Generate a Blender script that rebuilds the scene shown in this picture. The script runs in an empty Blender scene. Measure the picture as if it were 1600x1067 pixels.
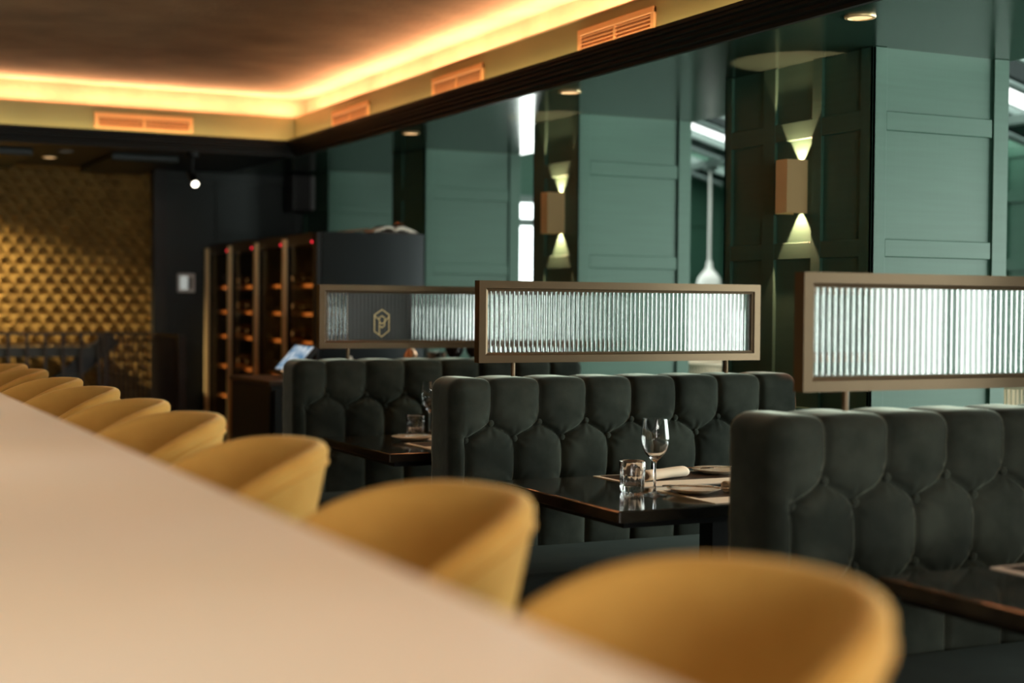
import bpy, bmesh, math, random
import numpy as np
from mathutils import Vector, Matrix, Euler
random.seed(7); rng = np.random.default_rng(7)
S = bpy.context.scene
COL = S.collection
PI = math.pi

# ------------------------------------------------------------------ camera
cam_d = bpy.data.cameras.new('camera'); cam = bpy.data.objects.new('camera', cam_d); COL.objects.link(cam)
Rw = Matrix(((0.89598687, 0.00341375, -0.44406742),
             (-0.44400398, 0.02545368, -0.8956632),
             (0.00824558, 0.99967017, 0.02432188)))
cam.matrix_world = Matrix.Translation((0, 0, 1.30)) @ Rw.to_4x4()
cam_d.sensor_width = 36; cam_d.lens = 2340 / 1600 * 36
cam_d.clip_start = 0.02; cam_d.clip_end = 200
cam_d.dof.use_dof = True; cam_d.dof.focus_distance = 4.8; cam_d.dof.aperture_fstop = 1.75
S.camera = cam

# ------------------------------------------------------------------ world, view
W = bpy.data.worlds.new('overcast_sky'); S.world = W; W.use_nodes = True
bg = W.node_tree.nodes['Background']; bg.inputs[0].default_value = (0.95, 1.0, 1.0, 1); bg.inputs[1].default_value = 4.6
S.view_settings.view_transform = 'Standard'; S.view_settings.look = 'None'
S.view_settings.exposure = 0.0; S.view_settings.gamma = 1.0; S.view_settings.use_curve_mapping = False
S.cycles.use_denoising = True
S.cycles.sample_clamp_indirect = 5.0
S.cycles.max_bounces = 12; S.cycles.transmission_bounces = 10; S.cycles.transparent_max_bounces = 12
S.cycles.blur_glossy = 0.5

def area(name, loc, rot, sx, sy, power, color):
    l = bpy.data.lights.new(name, 'AREA'); l.shape = 'RECTANGLE'; l.size = sx; l.size_y = sy
    l.energy = power; l.color = color
    o = bpy.data.objects.new(name, l); COL.objects.link(o); o.location = loc; o.rotation_euler = rot
    return o
def spot(name, loc, target, power, color, angle, blend=.5, r=.02):
    l = bpy.data.lights.new(name, 'SPOT'); l.energy = power; l.color = color
    l.spot_size = math.radians(angle); l.spot_blend = blend; l.shadow_soft_size = r
    o = bpy.data.objects.new(name, l); COL.objects.link(o); o.location = loc
    o.rotation_euler = (Vector(target) - Vector(loc)).to_track_quat('-Z', 'Y').to_euler()
    return o
DAY = (0.96, 1.0, 0.92); WARM = (1.0, 0.57, 0.37); LAMP = (1.0, 0.80, 0.50)
# daylight beyond the conservatory's outer glazing (facing into the room)
area('daylight_side', (7.8, .9, 1.35), (0, PI / 2, 0), 2.1, 9.2, 690, DAY)
area('daylight_roof', (6.05, 8.0, 3.6), (0, 0, 0), 3.1, 6.4, 420, DAY)
# added fill light behind the camera, set at a made-up front window
area('fill_front', (0.9, -3.3, 1.5), (PI / 2, 0, 0), 3.0, 1.7, 145, (1.0, 0.93, 0.84))
# LED strips of the ceiling cove
area('cove_side', (3.17, 3.0, 2.535), (PI, 0, 0), 0.03, 13.0, 90, WARM)
area('cove_far', (0.1, 9.64, 2.535), (PI, 0, 0), 6.2, 0.03, 42, WARM)
# LED strips in the trough of the cornice
area('trough_side', (3.085, 3.0, 2.349), (PI, 0, 0), 0.02, 12.9, 13, (1.0, .78, .48))
area('trough_far', (0.1, 9.52, 2.349), (PI, 0, 0), 6.0, 0.02, 7, (1.0, .78, .48))

# ------------------------------------------------------------------ materials
def mat(name, color, rough=.5, metal=0., spec=.5, noise=None, bump=None, sheen=None, coat=0., trans=0., ior=1.45, emit=None, estr=0, aniso=None):
    m = bpy.data.materials.new(name); m.use_nodes = True; nt = m.node_tree; b = nt.nodes['Principled BSDF']
    b.inputs['Base Color'].default_value = (*color, 1); b.inputs['Roughness'].default_value = rough
    b.inputs['Metallic'].default_value = metal; b.inputs['Specular IOR Level'].default_value = spec
    b.inputs['Coat Weight'].default_value = coat; b.inputs['Coat Roughness'].default_value = .08
    b.inputs['Transmission Weight'].default_value = trans; b.inputs['IOR'].default_value = ior
    if sheen:
        b.inputs['Sheen Weight'].default_value = sheen[0]; b.inputs['Sheen Roughness'].default_value = sheen[1]
        b.inputs['Sheen Tint'].default_value = (*sheen[2], 1)
    if emit: b.inputs['Emission Color'].default_value = (*emit, 1); b.inputs['Emission Strength'].default_value = estr
    tc = nt.nodes.new('ShaderNodeTexCoord')
    if noise:   # (scale xyz, color2, detail)
        mp = nt.nodes.new('ShaderNodeMapping'); mp.inputs['Scale'].default_value = noise[0]
        nz = nt.nodes.new('ShaderNodeTexNoise'); nz.inputs['Scale'].default_value = 1; nz.inputs['Detail'].default_value = noise[2]
        rp = nt.nodes.new('ShaderNodeValToRGB'); rp.color_ramp.elements[0].position = .35; rp.color_ramp.elements[1].position = .68
        rp.color_ramp.elements[0].color = (*color, 1); rp.color_ramp.elements[1].color = (*noise[1], 1)
        nt.links.new(tc.outputs['Object'], mp.inputs[0]); nt.links.new(mp.outputs[0], nz.inputs[0])
        nt.links.new(nz.outputs[0], rp.inputs[0]); nt.links.new(rp.outputs[0], b.inputs['Base Color'])
    if bump:    # (scale xyz, strength, distance)
        mp = nt.nodes.new('ShaderNodeMapping'); mp.inputs['Scale'].default_value = bump[0]
        nz = nt.nodes.new('ShaderNodeTexNoise'); nz.inputs['Scale'].default_value = 1; nz.inputs['Detail'].default_value = 4
        bp = nt.nodes.new('ShaderNodeBump'); bp.inputs['Strength'].default_value = bump[1]; bp.inputs['Distance'].default_value = bump[2]
        nt.links.new(tc.outputs['Object'], mp.inputs[0]); nt.links.new(mp.outputs[0], nz.inputs[0])
        nt.links.new(nz.outputs[0], bp.inputs['Height']); nt.links.new(bp.outputs[0], b.inputs['Normal'])
    return m
M = {}
M['paint'] = mat('green_paint', (.033, .095, .065), .45, spec=.35, noise=((3, 3, 60), (.037, .104, .071), 3), bump=((120, 120, 4), .12, .002))
M['soffit'] = mat('green_ceiling_lacquer', (.020, .048, .034), .20, spec=.6, bump=((70, 4, 1), .10, .002))
M['black'] = mat('black_paint', (.010, .012, .011), .42)
M['cornice'] = mat('black_cornice_paint', (.007, .008, .006), .55, spec=.3)
M['deep'] = mat('deep_green_paint', (.010, .019, .018), .45)
M['ceiling'] = mat('brown_plaster', (.52, .33, .18), .9, noise=((2.5, 2.5, 2.5), (.36, .225, .12), 9), bump=((30, 30, 30), .35, .01))
M['brassband'] = mat('brass_wallpaper', (.38, .345, .14), .45, .4, bump=((3, 3, 200), .1, .001), noise=((1.3, 1.3, .2), (.31, .28, .115), 2))
M['goldwall'] = mat('gold_relief_paint', (.42, .27, .085), .40, .55, noise=((6, 6, 6), (.30, .185, .06), 5))
M['tan'] = mat('tan_plaster', (.16, .12, .065), .7)
M['brass'] = mat('brushed_brass', (.78, .58, .29), .42, .35, bump=((3, 3, 300), .1, .001))
M['bronze'] = mat('aged_bronze', (.12, .078, .040), .34, .55, bump=((200, 3, 200), .06, .001))
M['vent'] = mat('copper_vent_enamel', (.95, .47, .17), .5, .1)
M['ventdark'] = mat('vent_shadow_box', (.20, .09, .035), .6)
M['velvet'] = mat('green_grey_velvet', (.016, .020, .016), .85, spec=.12, sheen=(1.0, .28, (.66, .74, .62)), noise=((7, 7, 7), (.040, .047, .037), 7), bump=((14, 14, 14), .25, .006))
M['seatvelvet'] = mat('seat_velvet', (.012, .015, .014), .8, spec=.1, sheen=(.12, .4, (.4, .5, .45)), noise=((9, 9, 9), (.018, .022, .020), 6))
M['mustard'] = mat('mustard_velvet', (.60, .345, .085), .85, spec=.15, sheen=(.5, .45, (.95, .72, .35)), noise=((7, 7, 7), (.49, .255, .055), 5), bump=((300, 300, 300), .1, .001))
M['marble_table'] = mat('dark_marble', (.008, .008, .007), .10, spec=.6, coat=.5, noise=((4, 14, 6), (.035, .027, .018), 8))
M['counter'] = mat('cream_stone', (.84, .76, .65), .30, spec=.5, noise=((1.2, 2.0, 1), (.80, .70, .56), 6))
M['wood'] = mat('dark_wood', (.035, .022, .013), .4, noise=((3, 30, 30), (.055, .034, .02), 5))
M['shelfwood'] = mat('beech_shelf', (.42, .20, .07), .5, noise=((40, 3, 3), (.34, .15, .05), 4))
M['floor'] = mat('dark_oak_floor', (.028, .020, .014), .4, noise=((2, 18, 2), (.045, .032, .022), 6))
M['glass'] = mat('clear_glass', (1, 1, 1), .0, trans=1, ior=1.45)
M['ribbed'] = mat('ribbed_glass', (.95, .98, .96), .03, trans=1, ior=1.42)
M['cream'] = mat('cream_linen', (.78, .66, .52), .9, bump=((300, 300, 300), .15, .001))
M['paper'] = mat('cream_paper', (.88, .79, .66), .8)
M['brownpaper'] = mat('brown_leatherette', (.05, .028, .017), .35)
M['porcelain'] = mat('stoneware', (.80, .70, .56), .25, coat=.4)
M['steel'] = mat('polished_steel', (.6, .58, .55), .18, 1)
M['copper'] = mat('copper', (.92, .58, .38), .25, .9)
M['blackmetal'] = mat('black_metal', (.012, .012, .012), .35, .6)
M['rail'] = mat('brown_black_rail', (.035, .026, .02), .4, .3)
M['coolside'] = mat('anthracite_steel', (.030, .033, .035), .30, .7, bump=((2, 60, 60), .05, .002))
M['white'] = mat('white_enamel', (.86, .88, .84), .35)
M['darkgoblet'] = mat('smoked_glass', (.03, .025, .025), .08, spec=.8)
M['cord'] = mat('natural_cord', (.66, .56, .42), .8)
M['speaker'] = mat('speaker_black', (.012, .013, .013), .5)
M['grey'] = mat('grey_plastic', (.16, .17, .17), .5)
M['bottle'] = mat('bottle_glass', (.03, .022, .01), .12, spec=.7)
M['logopanel'] = mat('charcoal_film', (.022, .027, .024), .35)
M['logo'] = mat('gold_leaf', (.80, .62, .30), .4, .3)
M['beam'] = mat('grey_green_frame', (.12, .17, .155), .45)
def emis(name, c, s):
    m = bpy.data.materials.new(name); m.use_nodes = True; nt = m.node_tree; nt.nodes.clear()
    e = nt.nodes.new('ShaderNodeEmission'); o = nt.nodes.new('ShaderNodeOutputMaterial')
    e.inputs[0].default_value = (*c, 1); e.inputs[1].default_value = s; nt.links.new(e.outputs[0], o.inputs[0]); return m
M['lamp'] = emis('lamp_diffuser', (1, .62, .30), 1.5)
M['ledstrip'] = emis('led_strip', (1, .56, .22), 3)
M['lens'] = emis('spot_lens', (1, .92, .74), 7)
M['red'] = emis('red_digits', (1, .03, .05), 2.2)
M['panelfill'] = emis('panel_added_glow', (.72, .76, .70), .5)
M['bulb'] = emis('bulb_glow', (1, .85, .6), 4)
M['off'] = mat('unlit_lens', (.3, .3, .28), .4)
def pane(name, tint, gl=.06):
    m = bpy.data.materials.new(name); m.use_nodes = True; nt = m.node_tree; nt.nodes.clear()
    t = nt.nodes.new('ShaderNodeBsdfTransparent'); g = nt.nodes.new('ShaderNodeBsdfGlossy'); x = nt.nodes.new('ShaderNodeMixShader'); o = nt.nodes.new('ShaderNodeOutputMaterial')
    t.inputs[0].default_value = (*tint, 1); g.inputs[1].default_value = .02; x.inputs[0].default_value = gl
    nt.links.new(t.outputs[0], x.inputs[1]); nt.links.new(g.outputs[0], x.inputs[2]); nt.links.new(x.outputs[0], o.inputs[0]); return m
M['pane'] = pane('window_pane', (.95, .98, .97)); M['doorglass'] = pane('tinted_door_glass', (.62, .60, .56), .05)
M['shade'] = pane('roof_shade_pane', (.12, .135, .13), .04); M['roofpane'] = pane('roof_pane', (.8, .8, .79), .04)
def screen_mat():
    m = bpy.data.materials.new('lit_display'); m.use_nodes = True; nt = m.node_tree; nt.nodes.clear()
    tc = nt.nodes.new('ShaderNodeTexCoord'); n = nt.nodes.new('ShaderNodeTexNoise'); n.inputs['Scale'].default_value = 22
    r = nt.nodes.new('ShaderNodeValToRGB'); r.color_ramp.elements[0].color = (.12, .26, .42, 1); r.color_ramp.elements[1].color = (.75, .82, .85, 1)
    r.color_ramp.elements[0].position = .4; r.color_ramp.elements[1].position = .62
    e = nt.nodes.new('ShaderNodeEmission'); e.inputs[1].default_value = .8; o = nt.nodes.new('ShaderNodeOutputMaterial')
    nt.links.new(tc.outputs['Object'], n.inputs[0]); nt.links.new(n.outputs[0], r.inputs[0]); nt.links.new(r.outputs[0], e.inputs[0]); nt.links.new(e.outputs[0], o.inputs[0]); return m
M['display'] = screen_mat()

# ------------------------------------------------------------------ helpers
ORG = {}
def link(name, me, m, parent=None, smooth=None):
    """mesh in world coordinates -> object; under a parent it is shifted to the thing's base"""
    base = ORG.get(parent.name, Vector()) if parent else Vector()
    if base.length: me.transform(Matrix.Translation(-base))
    if smooth:
        me.shade_smooth(); me.set_sharp_from_angle(angle=math.radians(smooth))
    o = bpy.data.objects.new(name, me); COL.objects.link(o)
    if m: me.materials.append(M[m])
    if parent: o.parent = parent; ORG[o.name] = base
    return o
def obj(name, bm, m, parent=None, smooth=None):
    bmesh.ops.recalc_face_normals(bm, faces=bm.faces)
    me = bpy.data.meshes.new(name); bm.to_mesh(me); bm.free()
    return link(name, me, m, parent, smooth)
def NB(): return bmesh.new()
def box(bm, x0, x1, y0, y1, z0, z1, bev=0, seg=1, mtx=None):
    t = bmesh.new()
    bmesh.ops.create_cube(t, size=1, matrix=Matrix.Translation(((x0+x1)/2, (y0+y1)/2, (z0+z1)/2)) @ Matrix.Diagonal((abs(x1-x0), abs(y1-y0), abs(z1-z0), 1)))
    if bev: bmesh.ops.bevel(t, geom=t.edges[:], offset=bev, segments=seg, affect='EDGES', profile=.5)
    if mtx: t.transform(mtx)
    me = bpy.data.meshes.new('t'); t.to_mesh(me); t.free(); bm.from_mesh(me); bpy.data.meshes.remove(me)
    return bm
def B(*a, **k): return box(NB(), *a, **k)
def lathe(bm, prof, cx=0, cy=0, seg=32, close=False, rfun=None):
    rings = []
    for k, (r, z) in enumerate(prof):
        rings.append([bm.verts.new((cx + (r if not rfun else rfun(k, r, 2*PI*i/seg)) * math.cos(2*PI*i/seg), cy + (r if not rfun else rfun(k, r, 2*PI*i/seg)) * math.sin(2*PI*i/seg), z)) for i in range(seg)])
    n = len(rings)
    for k in range(n if close else n - 1):
        a, b = rings[k], rings[(k+1) % n]
        for i in range(seg): bm.faces.new((a[i], a[(i+1) % seg], b[(i+1) % seg], b[i]))
    if not close:
        bm.faces.new(rings[0]); bm.faces.new(rings[-1])
    return bm
def cyl(bm, p, q, r, seg=12):
    p, q = Vector(p), Vector(q); d = q - p
    mtx = Matrix.Translation((p+q)/2) @ d.to_track_quat('Z', 'Y').to_matrix().to_4x4()
    bmesh.ops.create_cone(bm, cap_ends=True, segments=seg, radius1=r, radius2=r, depth=d.length, matrix=mtx); return bm
def tube(bm, pts, r, seg=8, closed=False):
    pts = [Vector(p) for p in pts]; rings = []; n = len(pts)
    for i, p in enumerate(pts):
        a = pts[(i-1) % n] if (closed or i) else p; b = pts[(i+1) % n] if (closed or i < n-1) else p
        q = (b-a).normalized().to_track_quat('Z', 'Y')
        rings.append([bm.verts.new(p + q @ Vector((r*math.cos(2*PI*k/seg), r*math.sin(2*PI*k/seg), 0))) for k in range(seg)])
    for i in range(n if closed else n-1):
        a, b = rings[i], rings[(i+1) % n]
        for k in range(seg): bm.faces.new((a[k], a[(k+1) % seg], b[(k+1) % seg], b[k]))
    if not closed: bm.faces.new(rings[0]); bm.faces.new(rings[-1])
    return bm
def prism_y(bm, prof, y0, y1):
    """profile in (x,z) extruded along y"""
    a = [bm.verts.new((x, y0, z)) for x, z in prof]; b = [bm.verts.new((x, y1, z)) for x, z in prof]; n = len(prof)
    for i in range(n): bm.faces.new((a[i], a[(i+1) % n], b[(i+1) % n], b[i]))
    bm.faces.new(a); bm.faces.new(b); return bm
def prism_x(bm, prof, x0, x1):
    a = [bm.verts.new((x0, y, z)) for y, z in prof]; b = [bm.verts.new((x1, y, z)) for y, z in prof]; n = len(prof)
    for i in range(n): bm.faces.new((a[i], a[(i+1) % n], b[(i+1) % n], b[i]))
    bm.faces.new(a); bm.faces.new(b); return bm
def prism_z(bm, prof, z0, z1):
    a = [bm.verts.new((x, y, z0)) for x, y in prof]; b = [bm.verts.new((x, y, z1)) for x, y in prof]; n = len(prof)
    for i in range(n): bm.faces.new((a[i], a[(i+1) % n], b[(i+1) % n], b[i]))
    bm.faces.new(a); bm.faces.new(b); return bm
def props(o, label, cat, group=None):
    o['label'] = label; o['category'] = cat
    if group: o['group'] = group
    return o
def thing(name, label, cat, loc, group=None):
    o = bpy.data.objects.new(name, None); COL.objects.link(o); o.location = loc; o.empty_display_size = .1
    ORG[o.name] = Vector(loc); return props(o, label, cat, group)
def struct(name, bm, m, parent=None, smooth=None):
    o = obj(name, bm, m, parent, smooth)
    if not parent: o['kind'] = 'structure'
    return o
def dup(root, loc, label=None, rotz=0, group=None):
    r = root.copy(); COL.objects.link(r); r.location = loc; r.rotation_euler = (0, 0, rotz)
    if label: r['label'] = label
    if group: r['group'] = group
    for ch in list(root.children):
        c = ch.copy(); COL.objects.link(c); c.parent = r
        for g in list(ch.children):
            d = g.copy(); COL.objects.link(d); d.parent = c
    return r

# ------------------------------------------------------------------ room shell
ZS = 2.28                      # soffit height
ZC = 2.67                      # main ceiling
XW = 4.38                      # outer side of the pillars
struct('floor', B(-3, 8.3, -3.6, 11.6, -.12, 0), 'floor')
bm = B(-3, 3.42, -3.6, 9.82, ZC, ZC + .1)
struct('ceiling', bm, 'ceiling')
bm = NB(); box(bm, 3.13, XW + .02, -3.6, 11.25, ZS, ZS + .08)
struct('ceiling_side_soffit', bm, 'soffit')
struct('ceiling_far_soffit', B(-3, 3.13, 9.57, 11.25, ZS, ZS + .08), 'black')
# bulkhead behind the brass band, with the cove ledge
bm = NB(); box(bm, 3.135, 3.25, -3.6, 9.70, ZS + .08, 2.525); box(bm, 3.25, 3.30, -3.6, 9.75, ZS + .08, ZC + .1)
struct('wall_cove_side', bm, 'ceiling')
bm = NB(); box(bm, -3, 3.135, 9.585, 9.71, ZS + .08, 2.525); box(bm, -3, 3.25, 9.71, 9.75, ZS + .08, ZC + .1)
struct('wall_cove_far', bm, 'ceiling')
bm = B(3.12, 3.134, -3.6, 9.57, 2.33, 2.527, .002)
struct('trim_brass_band_side', bm, 'brassband')
struct('trim_brass_band_far', B(-3, 3.12, 9.57, 9.584, 2.33, 2.527, .002), 'brassband')
prof = [(3.03, 2.364), (3.03, 2.349), (3.040, 2.345), (3.040, 2.336), (3.058, 2.332), (3.058, 2.320), (3.075, 2.316), (3.075, 2.306), (3.098, 2.300), (3.098, 2.288), (3.125, 2.284), (3.125, 2.27), (3.145, 2.27), (3.145, 2.335), (3.048, 2.335), (3.042, 2.364)]
struct('trim_cornice_side', prism_y(NB(), prof, -3.6, 9.46 + .1), 'cornice')
prof2 = [(9.46 + (x - 3.03) * 1.0, z) for x, z in prof]
struct('trim_cornice_far', prism_x(NB(), prof2, -3, 3.13), 'cornice')
tr = struct('trim_cove_lip', B(3.116, 3.14, -3.6, 9.57, 2.524, 2.531, .001), 'brass')
struct('trim_led_strip_side', B(3.16, 3.18, -3.5, 9.5, 2.5255, 2.530), 'ledstrip')
struct('trim_led_strip_far', B(-2.9, 3.13, 9.63, 9.65, 2.5255, 2.530), 'ledstrip')
# walls
struct('wall_left', B(-3.1, -3, -3.6, 11.6, 0, ZC + .1), 'deep')
bm = NB(); box(bm, -3.1, -.7, -3.7, -3.6, 0, ZC + .1); box(bm, 2.5, 8.3, -3.7, -3.6, 0, ZC + .6); box(bm, -.7, 2.5, -3.7, -3.6, 2.4, ZC + .1); box(bm, -.7, 2.5, -3.7, -3.6, 0, .6)
struct('wall_front', bm, 'deep')
w = struct('window_front_added', B(-.7, 2.5, -3.64, -3.63, .6, 2.4), 'pane')  # unseen window added to go with the front fill light
bm = NB()
for x in (-.7, .37, 1.43, 2.44): box(bm, x, x + .06, -3.66, -3.61, .6, 2.4)
for z in (.6, 2.34): box(bm, -.7, 2.5, -3.66, -3.61, z, z + .06)
struct('window_frame', bm, 'black', w)
# far wall: gold relief wallpaper, black frame, dark panelling
def relief():
    a = .047; w = .0505; verts = []; faces = []
    x0, x1, z0, z1 = -1.2, 2.54, .55, 2.28; y = 11.2
    depth = .030
    def rhomb(p, q, r, s): 
        n = len(verts); verts.extend([p, q, r, s]); faces.append((n, n+1, n+2, n+3))
    nx = int((x1-x0)/(2*w)) + 2; nz = int((z1-z0)/(1.5*a)) + 2
    for j in range(nz):
        for i in range(nx):
            cx = x0 + 2*w*i + (w if j % 2 else 0); cz = z0 + 1.5*a*j
            if cx - w > x1 or cx + w < x0 or cz - a > z1: continue
            P = lambda dx, dz, d: (min(x1, max(x0, cx+dx)), y-.004-d*depth, min(z1, cz+dz))
            C = P(0, 0, 1.0)
            T = P(0, a, .35); TR = P(w, a/2, .0); BR = P(w, -a/2, .35); BT = P(0, -a, 0); BL = P(-w, -a/2, .35); TL = P(-w, a/2, 0)
            rhomb(TL, C, TR, T)
            rhomb(TL, BL, BT, C)
            rhomb(C, BT, BR, TR)
    me = bpy.data.meshes.new('relief'); me.from_pydata(verts, [], faces); me.update(); return me
me = relief()
wf = struct('wall_far_gold', B(-3, 2.54, 11.2, 11.4, 0, ZS + .08), 'goldwall')
link('relief_pattern', me, 'goldwall', wf)
struct('wall_far_panelled', B(2.63, XW + .1, 11.15, 11.4, 0, ZS + .08), 'deep')
bm = NB()
for x in (2.63, 3.02, 3.62): box(bm, x, x + .05, 11.13, 11.151, 0, ZS)
for z in (0, .95, 1.56, 2.2): box(bm, 2.64, XW, 11.132, 11.151, z, z + .07)
struct('trim_far_panelling', bm, 'deep')
struct('trim_far_frame', B(2.54, 2.63, 11.08, 11.25, 0, ZS), 'black')
struct('baseboard_far', B(-3, 2.54, 11.17, 11.2, 0, .12), 'black')

# ------------------------------------------------------------------ pillars
def pillar(yn, yf, cols, name):
    """near face (-y) at yn, far face at yf; raised stiles and rails over recessed panels"""
    t = .014
    core = struct('wall_' + name, B(3.7 + t, XW, yn + t, yf - t, 0, ZS), 'paint')
    bm = NB()                                             # near face framing
    for x0, x1 in ((3.7, 3.768), (4.303, XW)): box(bm, x0, x1, yn, yn + t + .001, 0, ZS - .001, .0015)
    for z0, z1 in ((1.97, 2.042), (1.494, 1.561), (.83, .90), (0.0, .14)): box(bm, 3.7675, 4.297, yn + .002, yn + t + .001, z0, z1, .0025)
    box(bm, 4.297, 4.3035, yn + .012, yn + t, 0, ZS - .001)
    a = obj('panel_frame', bm, 'paint', core)
    bm = NB()                                             # far face framing
    for x0, x1 in ((3.7, 3.768), (4.303, XW)): box(bm, x0, x1, yf - t - .001, yf, 0, ZS - .001, .0015)
    for z0, z1 in ((1.97, 2.042), (1.494, 1.561), (.83, .90), (0, .14)): box(bm, 3.7675, 4.3035, yf - t - .001, yf - .002, z0, z1, .0025)
    obj('panel_frame', bm, 'paint', core)
    bm = NB()                                             # room face framing
    for y0, y1 in cols: box(bm, 3.7, 3.7 + t + .001, y0, y1, 0, ZS - .001, .0015)
    for z0, z1 in ((1.973, 2.047), (1.494, 1.561), (.83, .90), (0, .14)): box(bm, 3.7015, 3.7 + t + .001, yn + .001, yf - .001, z0, z1, .0025)
    obj('panel_frame', bm, 'paint', core)
    return core
pillar(4.441, 5.411, ((4.441, 4.512), (4.745, 4.806), (5.048, 5.131), (5.358, 5.411)), 'pillar_nearest')
pillar(6.713, 7.222, ((6.713, 6.781), (7.086, 7.222)), 'pillar_middle')
pillar(8.729, 9.267, ((8.729, 8.80), (9.10, 9.267)), 'pillar_behind_cooler')
pillar(10.537, 11.14, ((10.537, 10.60), (11.08, 11.14)), 'pillar_far')
pillar(1.90, 2.60, ((1.90, 1.97), (2.53, 2.60)), 'pillar_beside_bar')
pillar(-1.2, -.5, ((-1.2, -1.13), (-.57, -.5)), 'pillar_front')

# ------------------------------------------------------------------ conservatory beyond the pillars
struct('wall_conservatory_header', B(XW - .02, XW + .12, -3.6, 11.1, ZS + .0805, 3.35), 'paint')
struct('wall_conservatory_left', B(XW, 5.25, 11.0, 11.1, 0, 3.2), 'paint')
bm = NB(); box(bm, 6.15, 7.6, 11.0, 11.1, 1.32, 2.75); box(bm, 6.15, 7.6, 11.0, 11.1, 0, .3); box(bm, 6.15, 6.25, 11.0, 11.1, .3, 1.32); box(bm, 6.95, 7.6, 11.0, 11.1, .3, 1.32); box(bm, 5.25, 6.15, 11.0, 11.1, 2.2, 3.2)
cw = struct('wall_conservatory_end', bm, 'paint')
bm = NB()
for x in (6.15, 6.75, 7.40): box(bm, x, x + .08, 10.985, 11.001, 1.32, 2.45)
for z in (0, 1.33, 1.56, 2.0, 2.4): box(bm, 6.16, 7.5, 10.988, 11.001, z, z + .08)
struct('trim_conservatory_panelling', bm, 'paint')
w = struct('window_end', B(5.25, 6.15, 11.04, 11.05, 0, 2.2), 'pane')
bm = NB()
for x in (5.25, 6.09): box(bm, x, x + .06, 11.0, 11.08, 0, 2.2)
for z in (0, 1.95, 2.14): box(bm, 5.25, 6.15, 11.0, 11.08, z, z + .06)
obj('window_frame', bm, 'beam', w)
w = struct('window_end_low', B(6.25, 6.95, 11.04, 11.05, .3, 1.32), 'pane')
bm = NB()
for x in (6.25, 6.90): box(bm, x, x + .05, 11.0, 11.08, .3, 1.32)
for z in (.3, 1.27): box(bm, 6.25, 6.95, 11.0, 11.08, z, z + .05)
obj('window_frame', bm, 'beam', w)
area('daylight_end_low', (6.6, 11.35, .8), (-PI / 2, 0, 0), 1.0 * .75, 1.05, 13, DAY)
area('daylight_end', (5.7, 11.35, 1.15), (-PI / 2, 0, 0), .9, 2.1, 40, DAY)
struct('wall_conservatory_sill', B(7.5, 7.6, -3.6, 5.5, 0, .25), 'paint')
struct('wall_conservatory_side', B(7.5, 7.6, 5.5, 11.0, 0, 2.6), 'paint')
bm = NB()
for k in range(6): yk = 5.5 + k * 1.05; box(bm, 7.485, 7.501, yk, yk + .08, 0, 2.4)
for z in (0, .85, 1.56, 2.02, 2.32): box(bm, 7.488, 7.501, 5.5, 11.0, z, z + .08)
struct('trim_conservatory_side_panelling', bm, 'paint')
w = struct('window_side', B(7.54, 7.55, -3.6, 5.5, .25, 2.3), 'pane')
bm = NB()
for k in range(9): y = -3.6 + k * 1.13; box(bm, 7.5, 7.59, y, y + .06, .25, 2.32)
box(bm, 7.5, 7.59, -3.6, 5.5, 2.27, 2.36); box(bm, 7.5, 7.59, -3.6, 5.5, .25, .31)
obj('window_frame', bm, 'beam', w)
def zroof(x): return 3.2 - .265 * (x - 4.4)
rf = thing('glass_roof', 'sloping glazed conservatory roof seen past the pillars', 'roof', (6.2, 3.7, 2.7)); rf['kind'] = 'structure'
del rf['label'], rf['category']
rf.name = 'ceiling_glass_roof'; ORG[rf.name] = Vector((6.2, 3.7, 2.7))
NR = 40; pitch = 14.6 / NR
for par in (0, 1):
    bm = NB()
    for k in range(NR):
        if (k % 2) != par: continue
        y0 = -3.6 + k * pitch + .03; y1 = y0 + pitch - .06
        prism_y(bm, [(4.45, zroof(4.45)), (7.65, zroof(7.65)), (7.65, zroof(7.65) + .008), (4.45, zroof(4.45) + .008)], y0, y1)
    obj('clear_pane' if par == 0 else 'shaded_pane', bm, 'roofpane' if par == 0 else 'shade', rf)
bm = NB()
for k in range(NR + 1):
    y = -3.6 + k * pitch
    prism_y(bm, [(4.40, zroof(4.4) - .03), (7.68, zroof(7.68) - .03), (7.68, zroof(7.68) + .03), (4.40, zroof(4.4) + .03)], y - .018, y + .018)
obj('rafters', bm, 'beam', rf)
bm = NB(); x = 6.85; box(bm, x - .04, x + .04, -3.6, 11.0, zroof(x) - .12, zroof(x) - .065); x = 5.4; box(bm, x - .04, x + .04, -3.6, 11.0, zroof(x) - .12, zroof(x) - .065)
obj('purlins', bm, 'beam', rf)

# ------------------------------------------------------------------ bar counter
ct = thing('bar_counter', 'long cream stone bar counter running beside the mustard chairs', 'counter', (.0, 3, 0))
obj('worktop', B(-.75, .482, -1.2, 7.2, 1.04, 1.08, .004, 2, mtx=Matrix.Translation((.482, 2.2, 0)) @ Matrix.Rotation(-.0094, 4, 'Z') @ Matrix.Translation((-.482, -2.2, 0))), 'counter', ct)
obj('bar_front', B(-.6, .08, -1.1, 7.1, .1, 1.04), 'wood', ct)
obj('plinth', B(-.55, .02, -1.0, 7.0, 0, .1), 'black', ct)
obj('foot_rail', cyl(NB(), (.17, -1.0, .22), (.17, 7.0, .22), .02), 'brass', ct)
for y in np.linspace(-.8, 6.8, 7): obj('rail_bracket', cyl(NB(), (.08, y, .22), (.17, y, .22), .012), 'brass', ct)

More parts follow.
